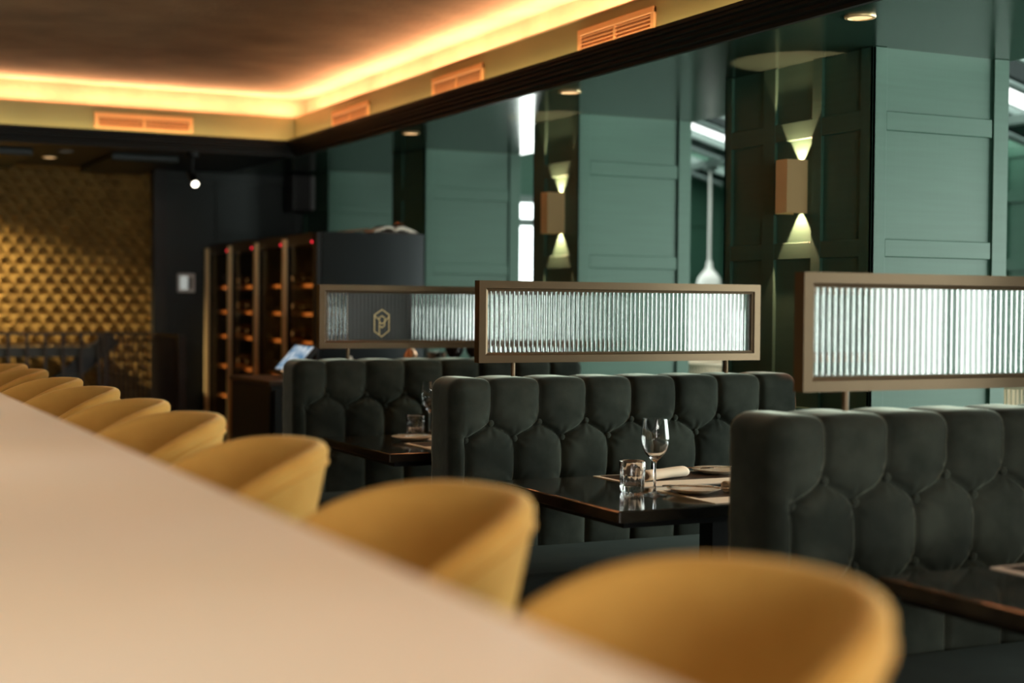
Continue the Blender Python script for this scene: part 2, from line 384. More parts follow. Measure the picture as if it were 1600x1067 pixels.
# ------------------------------------------------------------------ mustard bar chairs
def bar_chair(loc, label, group):
    t = thing('bar_chair', label, 'chair', loc, group)
    ax, ay = .255, .245; TH = .042; amax = math.radians(142)
    def rim(th):
        return 1.044 - .28 * ((1 - math.cos(th)) / 2) ** 1.87
    n = 56; m = 12
    bm = NB(); cols = []
    for i in range(n + 1):
        th = -amax + 2 * amax * i / n; zr = rim(th); zb = .70
        c, s = math.cos(th), math.sin(th); pts = []
        def P(off, z):
            k = (z - zb) / (1.05 - zb); sc = .70 + .30 * k ** .9
            rx, ry = ax * sc + off, ay * sc + off
            return Vector((rx * c, ry * s, z))
        zs = [zb + (zr - TH / 2 - zb) * j / m for j in range(m + 1)]
        for z in zs: pts.append(P(0, z))
        for j in range(1, 7):                         # rounded rim
            a = PI * j / 7; pts.append(P(-TH / 2 + TH / 2 * math.cos(a), zr - TH / 2 + TH / 2 * math.sin(a)))
        for z in reversed(zs): pts.append(P(-TH, z))
        cols.append([bm.verts.new(p) for p in pts])
    L = len(cols[0])
    for i in range(n):
        for j in range(L - 1): bm.faces.new((cols[i][j], cols[i+1][j], cols[i+1][j+1], cols[i][j+1]))
        bm.faces.new((cols[i][L-1], cols[i+1][L-1], cols[i+1][0], cols[i][0]))
    bm.faces.new(cols[0]); bm.faces.new(cols[-1])
    bm.transform(Matrix.Translation(loc))
    obj('tub_backrest', bm, 'mustard', t, 50)
    bm = NB(); cols = []                               # piping seam under the rim on the outside
    pts = []
    for i in range(n + 1):
        th = -amax + 2 * amax * i / n; z = rim(th) - .035; k = (z - .70) / .35; sc = .70 + .30 * k ** .9
        pts.append((loc[0] + (ax * sc + .001) * math.cos(th), loc[1] + (ay * sc + .001) * math.sin(th), z))
    obj('piping', tube(bm, pts, .0035, 6), 'mustard', t, 60)
    bm = NB(); prof = [(.02, .70), (.15, .70), (.165, .71), (.170, .74), (.165, .775), (.14, .79), (.02, .795)]
    lathe(bm, [(r, z) for r, z in prof], 0, 0, 40); bm.transform(Matrix.Diagonal((1.08, 1, 1, 1))); bm.transform(Matrix.Translation(loc))
    obj('seat_cushion', bm, 'mustard', t, 50)
    x, y = loc[0], loc[1]
    obj('seat_plate', B(x - .13, x + .13, y - .13, y + .13, .68, .70, .01, 2), 'blackmetal', t)
    for sx in (-1, 1):
        for sy in (-1, 1):
            bm = NB(); cyl(bm, (x + sx * .10, y + sy * .10, .69), (x + sx * .19, y + sy * .18, 0), .013)
            obj('leg', bm, 'blackmetal', t)
    bm = NB(); k = .155; kk = .15
    tube(bm, [(x - k, y - kk, .26), (x + k, y - kk, .26), (x + k, y + kk, .26), (x - k, y + kk, .26)], .009, 8, True)
    obj('footrest', bm, 'blackmetal', t)
    return t
CH_LABELS = ['mustard velvet tub bar chair nearest the camera, cut by the bottom of the picture',
             'mustard velvet tub bar chair second from the camera, large and blurred at the counter',
             'mustard velvet tub bar chair third from the camera, its back before the first grey booth',
             'mustard velvet tub bar chair fourth from the camera along the cream counter',
             'mustard velvet tub bar chair fifth from the camera along the cream counter',
             'mustard velvet tub bar chair fourth from the far left end of the row',
             'mustard velvet tub bar chair third from the far left end of the row',
             'mustard velvet tub bar chair second from the far left end of the row',
             'mustard velvet tub bar chair farthest away, showing smallest at the left edge of the picture']
CY = [1.17, 1.88, 2.70, 3.40, 3.93, 4.55, 5.14, 5.83, 6.33]
CX = [.69, .693, .688, .69, .69, .69, .69, .69, .69]
CR = [5, 6, 3, 7, 2, 8, 4, 3, 6]
ch0 = bar_chair((CX[0], CY[0], 0), CH_LABELS[0], 'mustard chairs along the bar')
ch0.rotation_euler = (0, 0, math.radians(CR[0]))
for i in range(1, 9): dup(ch0, (CX[i], CY[i], 0), CH_LABELS[i], math.radians(CR[i]))

# ------------------------------------------------------------------ booth banquettes
XL, XR = 2.05, 3.485
def segs():
    s = []; p = .185
    for k in range(-1, 8):
        xa = 2.2 + p * k; xb = 2.105 + p * (k + 0)
        if xa > 2.08: s += [((xa, .897), (xa, 1.5)), ((xa, .635), (xa, .30))]
        if xb > 2.08: s.append(((xb, .842), (xb, .690)))
        for dx in (-.092, .092):
            xq = xa + dx
            if xa > 2.08 and xq > 2.08: s += [((xa, .897), (xq, .842)), ((xa, .635), (xq, .690))]
    return [q for q in s if max(q[0][0], q[1][0]) < XR - .03]
SEG = segs()
def buttons():
    b = []
    for k in range(0, 8):
        xa = 2.2 + .185 * k; xb = 2.105 + .185 * k
        if xa < XR - .04: b += [(xa, .897), (xa, .635)]
        if xb < XR - .04: b += [(xb, .842), (xb, .690)]
    return b
BTN = buttons()
def tuft(x, z):
    d = np.full(x.shape, 9.)
    for (ax, az), (bx, bz) in SEG:
        vx, vz = bx-ax, bz-az; L = vx*vx+vz*vz
        t = np.clip(((x-ax)*vx + (z-az)*vz)/L, 0, 1)
        d = np.minimum(d, np.hypot(x-ax-t*vx, z-az-t*vz))
    t = np.clip(d/.078, 0, 1)
    h = 1 - np.sqrt(np.clip(1-(1-t)**2.2, 0, 1))
    t2 = np.clip(d/.085, 0, 1); out = .016*(1-np.sqrt(np.clip(1-(1-t2)**2, 0, 1))) + .015*np.exp(-d/.0070)
    bd = np.full(x.shape, 9.)
    pl = np.zeros(x.shape)
    for bx, bz in BTN:
        rr = np.hypot(x-bx, z-bz); bd = np.minimum(bd, rr)
        pl += .0022*np.cos(7*np.arctan2(z-bz, x-bx)+bx*31)*np.exp(-((rr-.03)/.018)**2)
    out += pl
    out += .013*np.exp(-(bd/.028)**2)
    return out
def tufted_slab(yf, yb, z0, z1):
    """rounded box with buttoned front, back and top"""
    r = .05; res = .0055
    def grid(o, u, v, nu, nv):
        uu, vv = np.meshgrid(np.linspace(0, 1, nu+1), np.linspace(0, 1, nv+1), indexing='ij')
        P = np.array(o)[None, None] + uu[..., None]*np.array(u) + vv[..., None]*np.array(v)
        return P.reshape(-1, 3), nu, nv
    X, Yd, Z = XR-XL, yb-yf, z1-z0
    nX, nY, nZ = int(X/res), int(Yd/.012), int(Z/res)
    faces = [grid((XL, yf, z0), (X, 0, 0), (0, 0, Z), nX, nZ), grid((XR, yb, z0), (-X, 0, 0), (0, 0, Z), nX, nZ),
             grid((XL, yf, z1), (X, 0, 0), (0, Yd, 0), nX, nY),
             grid((XL, yb, z0), (0, -Yd, 0), (0, 0, Z), nY, nZ), grid((XR, yf, z0), (0, Yd, 0), (0, 0, Z), nY, nZ)]
    V = []; F = []; off = 0
    for P, nu, nv in faces:
        V.append(P); idx = np.arange((nu+1)*(nv+1)).reshape(nu+1, nv+1) + off
        F.append(np.stack([idx[:-1, :-1], idx[1:, :-1], idx[1:, 1:], idx[:-1, 1:]], -1).reshape(-1, 4)); off += len(P)
    V = np.concatenate(V); F = np.concatenate(F)
    lo = np.array([XL+r, yf+r, -9]); hi = np.array([XR-r, yb-r, z1-r])
    core = np.clip(V, lo, hi); n = V-core; ln = np.linalg.norm(n, axis=1, keepdims=True); n = n/np.maximum(ln, 1e-9)
    Q = core + n*r
    ztop = np.where(np.abs(n[:, 2]) > .05, Q[:, 2], Q[:, 2])
    w = np.clip((Q[:, 0]-XL-.012)/.03, 0, 1)*np.clip((XR-.012-Q[:, 0])/.03, 0, 1)*(1-.0*n[:, 0])
    w = w*np.clip(1-np.abs(n[:, 0])*1.2, 0, 1)
    D = tuft(Q[:, 0], Q[:, 2])
    # seams die away on the crown of the back
    D = D*np.where(n[:, 2] > .3, 1-.35*(n[:, 2]-.3)/.7, 1)
    nn = n.copy(); Q = Q - nn*(D*w)[:, None]
    Q += nn*(.0012*np.sin(Q[:, 0:1]*41+Q[:, 2:3]*23)*np.sin(Q[:, 2:3]*57))
    me = bpy.data.meshes.new('back'); me.from_pydata(Q.tolist(), [], F.tolist()); me.update()
    bm = NB(); bm.from_mesh(me); bmesh.ops.remove_doubles(bm, verts=bm.verts, dist=.0003); return bm
def button_bm(x, y, z, s=-1):
    bm = NB(); bmesh.ops.create_uvsphere(bm, u_segments=16, v_segments=8, radius=.0105); bm.transform(Matrix.Translation((x, y, z)) @ Matrix.Diagonal((1, .55, 1, 1))); return bm
def banquette(yf):
    yb = yf + .225
    t = thing('banquette', '', 'banquette', (2.77, yf + .11, 0), 'tufted booth banquettes')
    obj('backrest', tufted_slab(yf, yb, .12, 1.052), 'velvet', t, 180)
    for s in (-1, 1):
        for bx, bz in BTN:
            if s == 1 and bz < .66: continue
            obj('button', button_bm(bx, (yf + .022) if s == -1 else (yb - .022), bz), 'velvet', t, 180)
    for y0, y1 in ((yf - .52, yf + .015), (yb - .015, yb + .40)):
        obj('seat', B(XL + .01, XR, y0, y1, .31, .475, .035, 4), 'seatvelvet', t, 180)
        obj('seat_base', B(XL + .03, XR - .01, min(y0 + .05, y0 + .05), y1 - .04 if y0 > yf else y1, .06, .311), 'velvet', t)
    obj('plinth', B(XL + .05, XR - .02, yf - .44, yb + .33, 0, .061), 'black', t)
    return t
BQ = {}
bq = banquette(4.57); bq['label'] = 'dark green-grey tufted velvet booth banquette in the middle, behind the table with wine glass'
b3 = dup(bq, (2.77, 2.77 + .11, 0), 'dark green-grey tufted velvet booth banquette nearest on the right, behind the nearest mustard chair')
b1 = dup(bq, (2.765, 6.235 + .11, 0), 'dark green-grey tufted velvet booth banquette farthest, in front of the drinks fridge')

# ------------------------------------------------------------------ ribbed glass screens on the banquettes
def screen(y, group):
    x0, x1, z0, z1 = 2.18, 3.352, 1.100, 1.384; fw = .036
    t = thing('privacy_screen', '', 'screen', (2.766, y, 1.04), group)
    # mitred frame with a stepped moulding
    bm = NB()
    prof = [(0, -.019), (0, .019), (.026, .019), (.029, .013), (.036, .011), (.036, -.011), (.029, -.013), (.026, -.019)]
    corners = [((x0, z0), (1, 1)), ((x1, z0), (-1, 1)), ((x1, z1), (-1, -1)), ((x0, z1), (1, -1))]
    rings = [[bm.verts.new((cx + dx*a, y + b, cz + dz*a)) for a, b in prof] for (cx, cz), (dx, dz) in corners]
    for i in range(4):
        a, b = rings[i], rings[(i+1) % 4]
        for k in range(len(prof)): bm.faces.new((a[k], a[(k+1) % 8], b[(k+1) % 8], b[k]))
    obj('frame', bm, 'bronze', t)
    bm = NB(); gx0, gx1, gz0, gz1 = x0 + fw - .003, x1 - fw + .003, z0 + fw - .003, z1 - fw + .003
    nrib = 61; p = (gx1 - gx0) / nrib; pr = []
    for k in range(nrib):
        for j in range(8):
            u = j / 8; a = -1 + 2*u; pr.append((gx0 + (k + u)*p, y + .002 + .0045*math.sqrt(max(0, 1 - a*a*.90)) - .0045*math.sqrt(.10)))
    pr.append((gx1, y + .002)); pr += [(gx1, y - .004), (gx0, y - .004)]
    a = [bm.verts.new((px, py, gz0)) for px, py in pr]; b = [bm.verts.new((px, py, gz1)) for px, py in pr]; n = len(pr)
    for i in range(n): bm.faces.new((a[i], a[(i+1) % n], b[(i+1) % n], b[i]))
    for ring in (a, b):
        # caps as strips from front ribs to the flat rear
        c1, c0 = ring[n-2], ring[n-1]; h = (n-2)//2
        for i in range(h): bm.faces.new((ring[i], ring[i+1], c0))
        bm.faces.new((ring[h], c1, c0))
        for i in range(h, n-3): bm.faces.new((ring[i], ring[i+1], c1))
    obj('ribbed_pane', bm, 'ribbed', t, 35)
    for x in (x0 + .14, x1 - .14):
        s = obj('stem', cyl(NB(), (x, y, 1.0515), (x, y, z0 + .004), .008), 'bronze', t, 40)
    bm = NB()
    return t
s2 = screen(4.67, 'ribbed glass screens'); s2['label'] = 'bronze framed ribbed glass screen above the middle banquette'
s3 = dup(s2, (2.766, 2.87, 1.04), 'bronze framed ribbed glass screen nearest, cropped by the right edge of the picture')
s1 = dup(s2, (2.766, 6.335, 1.04), 'bronze framed ribbed glass screen with the gold logo on a dark field')
# the dark film and gold emblem of the far screen
y = 6.335; ORG[s1.name] = Vector((2.766, 6.335, 1.04))
nr = 17; pw_ = (2.63 - 2.318) / nr; pr = []
for k in range(nr):
    for j in range(6):
        a_ = -1 + 2 * j / 6; pr.append((2.318 + (k + j / 6) * pw_, y - .0048 - .0016 * math.sqrt(1 - a_ * a_ * .95)))
pr += [(2.63, y - .0048), (2.63, y - .0042), (2.318, y - .0042)]
obj('dark_film', prism_z(NB(), pr, 1.137, 1.347), 'logopanel', s1, 35)
bm = NB(); cx, cz = 2.479, 1.2135; sx = .0905 / 135 * 1.0; sz = .122 / 218
def lp(u, v): return (cx + (u - 618) * .00053, cz - (v - 395) * .00057)
def stroke(pts, closed=False, w=.0042):
    P = [lp(*q) for q in pts]
    if closed: P.append(P[0])
    for (ax, az), (bx, bz) in zip(P[:-1], P[1:]):
        d = Vector((bx-ax, 0, bz-az)); L = d.length; ang = math.atan2(bz-az, bx-ax)
        box(bm, -L/2 - w/2, L/2 + w/2, -.0006, .0006, -w/2, w/2, mtx=Matrix.Translation(((ax+bx)/2, y - .0072, (az+bz)/2)) @ Matrix.Rotation(-ang, 4, 'Y'))
stroke([(620, 288), (685, 328), (685, 455), (618, 503), (552, 460), (552, 330)], True)
stroke([(552, 335), (597, 370)]); stroke([(597, 352), (597, 485)])
stroke([(597, 352), (621, 338), (645, 352), (645, 412), (621, 432), (597, 416)])
stroke([(597, 385), (621, 402), (645, 385), (683, 345)])
lg = obj('emblem', bm, 'logo', s1); lg['label'] = 'gold hexagonal emblem'
lg.location = (0, 0, 0)

# ------------------------------------------------------------------ tables
def dining_table(y0, y1, label):
    t = thing('dining_table', label, 'table', (2.6, (y0+y1)/2, 0), 'dark marble booth tables')
    obj('tabletop', B(2.035, 3.17, y0, y1, .716, .75, .004, 2), 'marble_table', t)
    obj('edge_underframe', B(2.07, 3.14, y0 + .035, y1 - .035, .698, .716), 'blackmetal', t)
    ym = (y0+y1)/2
    obj('leg', B(2.565, 2.635, ym - .035, ym + .035, .02, .699, .003), 'blackmetal', t)
    obj('foot_plate', B(2.40, 2.80, ym - .2, ym + .2, 0, .02, .004), 'blackmetal', t)
    return t
dining_table(3.45, 4.21, 'dark marble table carrying the wine glass, before the middle banquette')
dining_table(5.11, 5.87, 'dark marble table farthest away, half hidden by the middle banquette')
dining_table(1.65, 2.41, 'dark marble table cropped at the right edge, before the nearest banquette')

# ------------------------------------------------------------------ tableware
def tumbler(x, y, z, label):
    H = .092; prof = [(.0, 0), (.031, 0), (.034, .004), (.0355, .03), (.038, .055), (.0405, .088), (.0395, H), (.0375, .088), (.0352, .055), (.0325, .028), (.028, .020), (.0, .018)]
    prof = [(max(r, .0008), z + h) for r, h in prof]
    def rf(k, r, a): return r * (1 + (.035 * math.cos(a * 14) if k in (2, 3) else 0))
    o = obj('tumbler', lathe(NB(), prof, x, y, 84, rfun=rf), 'glass', None, 45)
    me = o.data; me.transform(Matrix.Translation((-x, -y, -z))); o.location = (x, y, z)
    return props(o, label, 'glass', 'water tumblers')
def wine_glass(x, y, z, label, m='glass', s=1., name='wine_glass', group='wine glasses'):
    s = s * 1.05; t = .0011
    out = [(.0005, 0), (.034, 0), (.0345, .0015), (.022, .0035), (.006, .008), (.0038, .016), (.0035, .085), (.006, .094), (.016, .103), (.030, .120), (.0385, .142), (.0400, .160), (.0365, .190), (.0335, .212)]
    inn = [(.0322, .212), (.0352, .190), (.0387, .160), (.0371, .142), (.0285, .121), (.015, .1055), (.0005, .101)]
    prof = [(r * s, z + h * s) for r, h in out + inn]
    o = obj(name, lathe(NB(), prof, x, y, 48), m, None, 60)
    o.data.transform(Matrix.Translation((-x, -y, -z))); o.location = (x, y, z)
    return props(o, label, 'glass', group)
def plate(x, y, z, label, r=.085):
    prof = [(.0005, 0), (r*.58, 0), (r*.62, .003), (r*.98, .013), (r, .0155), (r*.97, .0165), (r*.62, .007), (.0005, .006)]
    o = obj('bread_plate', lathe(NB(), [(a, z+b) for a, b in prof], x, y, 48), 'porcelain', None, 50)
    o.data.transform(Matrix.Translation((-x, -y, -z))); o.location = (x, y, z)
    return props(o, label, 'plate', 'bread plates')
def placemat(x0, x1, y0, y1, z, label, rot=0):
    t = thing('placemat', label, 'placemat', ((x0+x1)/2, (y0+y1)/2, z), 'placemats')
    obj('border', B(x0, x1, y0, y1, z, z + .002), 'paper', t)
    obj('centre_field', B(x0 + .02, x1 - .02, y0 + .11, y1 - .014, z + .0015, z + .003), 'brownpaper', t)
    t.rotation_euler = (0, 0, rot); return t
def napkin(p, q, z, label, r=.021, cat='napkin'):
    (x0, y0), (x1, y1) = p, q; bm = NB(); n = 16
    d = Vector((x1-x0, y1-y0, 0)); L = d.length; d.normalize(); nrm = Vector((-d.y, d.x, 0)); secs = []
    turns = 2.1; m = 44
    for i in range(n+1):
        s = i/n; base = Vector((x0, y0, z)) + d*L*s; ring = []
        for j in range(m+1):
            a = turns*2*PI*j/m; rr = r*(1 - .20*j/m) * (1+.03*math.sin(s*9))
            ring.append((nrm*(rr*math.cos(a)*1.35) + Vector((0, 0, r*.82 + rr*.82*math.sin(a)))) + base)
        secs.append([bm.verts.new(v) for v in ring])
    for i in range(n):
        for j in range(m): bm.faces.new((secs[i][j], secs[i+1][j], secs[i+1][j+1], secs[i][j+1]))
    o = obj('rolled_napkin', bm, 'cream', None, 60)
    c = Vector(((x0+x1)/2, (y0+y1)/2, z)); o.data.transform(Matrix.Translation(-c)); o.location = c
    md = o.modifiers.new('thickness', 'SOLIDIFY'); md.thickness = .0016
    return props(o, label, cat, 'rolled linen napkins')
def cutlery(kind, x, y, z, rot, label):
    bm = NB()
    prof = [(-.075, .006), (-.06, .0045), (-.02, .0025), (.03, .0025)]
    if kind == 'spoon': prof += [(.04, .004), (.05, .010), (.062, .0125), (.075, .009), (.082, .002)]
    else: prof += [(.04, .007), (.065, .0085), (.085, .006), (.092, .001)]
    a = [bm.verts.new((u, w, .0)) for u, w in prof]; b = [bm.verts.new((u, -w, 0)) for u, w in prof]
    c = [bm.verts.new((u, 0, -.003 if (kind == 'spoon' and 3 < i) else .0012)) for i, (u, w) in enumerate(prof)]
    for i in range(len(prof)-1): bm.faces.new((a[i], a[i+1], c[i+1], c[i])); bm.faces.new((c[i], c[i+1], b[i+1], b[i]))
    o = obj('teaspoon' if kind == 'spoon' else 'butter_knife', bm, 'steel', None, 80)
    md = o.modifiers.new('thickness', 'SOLIDIFY'); md.thickness = .0016
    o.location = (x, y, z); o.rotation_euler = (0, .03, rot)
    return props(o, label, 'spoon' if kind == 'spoon' else 'knife', 'cutlery on the bread plates')
ZT = .7502
# middle table
placemat(2.375, 2.84, 3.88, 4.195, ZT, 'cream-edged brown placemat on the far side of the table with wine glass')
placemat(2.36, 2.84, 3.475, 3.79, ZT, 'cream-edged brown placemat on the near side of the table with wine glass')
tumbler(2.285, 3.80, ZT, 'cut glass water tumbler standing beside the wine glass on the middle table')
wine_glass(2.31, 3.715, ZT, 'clear stemmed wine glass in full view on the middle table')
napkin((2.44, 3.99), (2.63, 4.06), ZT + .003, 'rolled cream napkin lying flat behind the tumbler on the middle table')
napkin((2.52, 3.66), (2.72, 3.64), ZT + .003, 'rolled cream napkin in front of the banquette edge on the near placemat')
plate(2.79, 4.10, ZT + .003, 'small stoneware plate with knife beyond the flat napkin on the middle table')
plate(2.43, 3.69, ZT + .003, 'small stoneware plate with spoon right of the wine glass base', .08)
cutlery('spoon', 2.42, 3.70, ZT + .022, 2.3, 'teaspoon lying on the near stoneware plate of the middle table')
cutlery('knife', 2.45, 3.67, ZT + .022, -.5, 'butter knife lying on the near stoneware plate of the middle table')
cutlery('knife', 2.78, 4.11, ZT + .022, 2.6, 'butter knife lying on the far stoneware plate of the middle table')
cutlery('spoon', 2.81, 4.09, ZT + .022, 2.9, 'teaspoon lying on the far stoneware plate of the middle table')
# far table
placemat(2.37, 2.84, 5.54, 5.855, ZT, 'cream-edged brown placemat on the far side of the farthest table')
placemat(2.24, 2.72, 5.20, 5.47, ZT, 'cream-edged brown placemat on the near side of the farthest table')
tumbler(2.385, 5.70, ZT + .003, 'cut glass water tumbler on the farthest table')
wine_glass(2.475, 5.76, ZT + .003, 'clear wine glass half hidden by the end of the middle banquette')
plate(2.325, 5.575, ZT + .003, 'stoneware plate in front of the tumbler on the farthest table', .09)
cutlery('knife', 2.325, 5.57, ZT + .022, .5, 'butter knife lying on the plate of the farthest table')
napkin((2.46, 5.60), (2.62, 5.63), ZT + .003, 'rolled cream napkin beside the tumbler on the farthest table')
# near table at the right edge
placemat(2.32, 2.80, 2.07, 2.385, ZT, 'cream-edged brown placemat on the table cropped at the right edge')

# ------------------------------------------------------------------ ceiling fittings
def air_vent(c, label, along):
    """copper louvred vent; built along x then turned"""
    L, H = .62, .098; t = thing('air_vent', label, 'vent', c, 'copper air vents in the brass band')
    x, y, z = c; bm = NB()
    for z0, z1 in ((-H/2, -H/2 + .012), (H/2 - .026, H/2)): box(bm, x - L/2, x + L/2, y - .014, y, z + z0, z + z1, .002)
    for x0, x1 in ((-L/2, -L/2 + .026), (L/2 - .026, L/2), (-.008, .008)): box(bm, x + x0, x + x1, y - .013, y, z - H/2, z + H/2, .002)
    obj('frame', bm, 'vent', t)
    bm = NB()
    for k in range(4):
        zz = z - H/2 + .02 + k * .0155
        box(bm, -L/2 + .026, L/2 - .026, -.006, .006, -.001, .001, mtx=Matrix.Translation((x, y - .007, zz)) @ Matrix.Rotation(.55, 4, 'X'))
    for k in range(40): 
        xx = x - L/2 + .04 + k * (L - .08)/39
        box(bm, xx - .0015, xx + .0015, y - .004, y - .001, z - H/2 + .012, z + H/2 - .026)
    obj('louvres', bm, 'vent', t)
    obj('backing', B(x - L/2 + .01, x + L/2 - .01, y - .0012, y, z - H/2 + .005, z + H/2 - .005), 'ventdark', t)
    if along == 'y': t.rotation_euler = (0, 0, -PI/2)
    return t
air_vent((2.13, 9.569, 2.435), 'copper louvred air vent in the far brass band at upper left', 'x')
for yy, lab in ((5.35, 'copper louvred air vent in the side brass band nearest the camera'),
                (6.93, 'copper louvred air vent in the side brass band, middle of its three'),
                (8.48, 'copper louvred air vent in the side brass band nearest the far corner')):
    air_vent((3.119, yy, 2.428), lab, 'y')
def downlight(x, y, label, m='lamp', r=.052, group='recessed soffit downlights'):
    t = thing('downlight', label, 'ceiling light', (x, y, ZS), group)
    obj('trim_ring', lathe(NB(), [(r*.78, ZS - .0015), (r*.80, ZS - .007), (r, ZS - .006), (r*1.03, ZS)], x, y, 36, close=True), 'brass' if m == 'lamp' else 'grey', t, 40)
    obj('diffuser', lathe(NB(), [(.0005, ZS - .004), (r*.79, ZS - .004), (r*.79, ZS - .0005), (.0005, ZS - .0005)], x, y, 36), m, t)
    return t
for yy, lab in ((4.02, 'round warm downlight in the green soffit nearest the camera'), (6.06, 'round warm downlight in the green soffit before the middle pillar'), (7.96, 'round warm downlight in the green soffit farthest of its row')):
    downlight(3.29, yy, lab)
    spot('downlight_beam', (3.29, yy, ZS - .02), (2.62, yy - .3, .75), 30, LAMP, 52, .9, .03)
downlight(1.705, 10.53, 'warm downlight in the dark ceiling before the gold wall', group=None)
spot('gold_wall_beam', (.40, 10.72, ZS - .06), (1.88, 11.2, 1.0), 520, (1, .80, .46), 46, 1.0, .04)
downlight(1.731, 10.08, 'unlit round ceiling disc beside the dark ceiling downlight', 'off', group=None)
props(obj('ceiling_panel', B(2.02, 2.46, 10.02, 11.12, ZS - .045, ZS - .001, .008, 2), 'deep', None), 'dark rectangular panel under the far ceiling before the gold wall', 'ceiling panel')
props(obj('ceiling_panel', B(.9, 1.52, 10.02, 11.12, ZS - .045, ZS - .001, .008, 2), 'deep', None), 'dark rectangular ceiling panel cropped by the left edge of the picture', 'ceiling panel')
t = thing('track_spotlight', 'black ceiling spotlight with bright lens before the dark far wall', 'spotlight', (2.49, 9.75, ZS))
obj('mounting_base', lathe(NB(), [(.0005, ZS - .03), (.035, ZS - .03), (.04, ZS - .02), (.04, ZS), (.0005, ZS)], 2.487, 9.75, 24), 'blackmetal', t, 40)
obj('stem', cyl(NB(), (2.487, 9.75, ZS - .03), (2.487, 9.78, ZS - .13), .009), 'blackmetal', t)
hd = Vector((2.515, 9.83, 2.11)); ax = Vector((0.0, -.55, -.42)).normalized()
obj('lamp_head', cyl(NB(), hd - ax * .09, hd + ax * .05, .028, 24), 'blackmetal', t, 40)
obj('lens', cyl(NB(), hd + ax * .045, hd + ax * .053, .022, 24), 'lens', t)
# added fill spots above the counter, out of view and without fittings
for k, yy in enumerate((.3, 1.5, 2.7, 3.9, 5.1, 6.3)):
    if k in (0, 1, 2, 3, 4, 5):
        spot('bar_fill_beam', (.0, yy, ZC - .03), (.0, yy, 1), 46, (1, .87, .70), 78, .9, .04)

# ------------------------------------------------------------------ wall sconces
def sconce(yc, label, z0=1.675, z1=1.888):
    t = thing('wall_sconce', label, 'wall light', (3.714, yc, (z0+z1)/2), 'brass up and down wall sconces')
    xf = 3.612
    prof = [(3.7135, yc - .040), (xf, yc - .040), (xf, yc + .033), (xf + .014, yc + .055), (3.7135, yc + .055)]
    bm = NB()                                            # open tube: walls only
    inner = [(3.7135, yc - .036), (xf + .005, yc - .036), (xf + .005, yc + .030), (xf + .018, yc + .050), (3.7135, yc + .050)]
    rings = []
    for zz in (z0, z1):
        rings.append(([bm.verts.new((a, b, zz)) for a, b in prof], [bm.verts.new((a, b, zz)) for a, b in inner]))
    n = 5
    for i in range(n - 1):
        (o0, i0), (o1, i1) = rings
        bm.faces.new((o0[i], o0[i+1], o1[i+1], o1[i])); bm.faces.new((i0[i], i1[i], i1[i+1], i0[i+1]))
        bm.faces.new((o0[i], i0[i], i0[i+1], o0[i+1])); bm.faces.new((o1[i], o1[i+1], i1[i+1], i1[i]))
    for k in (0, n-1): bm.faces.new((rings[0][0][k], rings[1][0][k], rings[1][1][k], rings[0][1][k]))
    obj('brass_shade', bm, 'brass', t)
    obj('wall_plate', B(3.700, 3.7138, yc - .035, yc + .05, z0 + .06, z1 - .06), 'blackmetal', t)
    obj('lamp_module', B(3.65, 3.700, yc - .03, yc + .03, z0 + .07, z1 - .07), 'blackmetal', t)
    return t
for yc, pw, lab in ((4.885, 7, 'brass wall sconce on the nearest dark pillar face'), (6.925, 7, 'brass wall sconce on the middle dark pillar face'), (8.99, 6, None)):
    if lab: sconce(yc, lab)
    else: continue
    spot('sconce_up', (3.684, yc, 1.843), (3.690, yc, 2.24), pw * 8, (1, .40, .25), 66, .2, .004)
    spot('sconce_down', (3.684, yc, 1.720), (3.690, yc, 1.30), pw * 8, (1, .40, .25), 66, .2, .004)

# ------------------------------------------------------------------ wine fridges
def fridge(y0, label, n=2):
    t = thing('wine_fridge', label, 'fridge', (3.3, y0 + .6, 0), 'glass-doored wine fridges')
    y1 = y0 + .62 * n - .02; zt = 1.735; x0, x1 = 2.985, 3.655
    bm = NB()
    for ya, yb in ((y0, y0 + .03), (y1 - .03, y1)): box(bm, x0, x1, ya, yb, 0, zt, .002)
    box(bm, x0, x1, y0 + .03, y1 - .03, zt - .06, zt); box(bm, x0, x1, y0 + .03, y1 - .03, 0, .12); box(bm, x1 - .03, x1, y0 + .03, y1 - .03, .12, zt - .06)
    obj('cabinet', bm, 'coolside', t)
    for k in range(n):
        ya = y0 + .62 * k + .004; yb = ya + .604
        bm = NB(); 
        for a, b in ((ya, ya + .075), (yb - .035, yb)): box(bm, 2.955, 2.984, a, b, .08, zt - .004, .002)
        for a, b in ((.08, .14), (zt - .075, zt - .004)): box(bm, 2.955, 2.984, ya + .035, yb - .035, a, b)
        d = obj('door', bm, 'speaker', t)
        obj('door_glass', B(2.966, 2.970, ya + .07, yb - .03, .135, zt - .07), 'doorglass', d)
        obj('handle', B(2.925, 2.955, yb - .036, yb - .006, .10, zt - .03, .003), 'brass', d)
        bm = NB()
        for q in (0, .012): box(bm, 2.9525, 2.9550, ya + .08 + q, ya + .086 + q, 1.668, 1.682)
        obj('temperature_display', bm, 'red', d)
    for z in (.38, .60, .82, 1.04, 1.22, 1.40):
        obj('shelf', B(x0 + .03, x1 - .05, y0 + .04, y1 - .04, z, z + .022), 'shelfwood', t)
    return t, y0, y1
f1 = fridge(8.615, 'black wine fridge nearer the camera, its plain dark side turned to the banquettes')
f2 = fridge(9.885, 'black wine fridge farther away, against the dark far wall')
for fy0, fy1 in ((8.615, 9.835), (9.885, 11.105)):
    for q in (.30, .92): area('fridge_light', (2.990, fy0 + q, .95), (0, -PI/2, 0), 1.4, .25, 3.2, (1, .50, .16))
bt = None
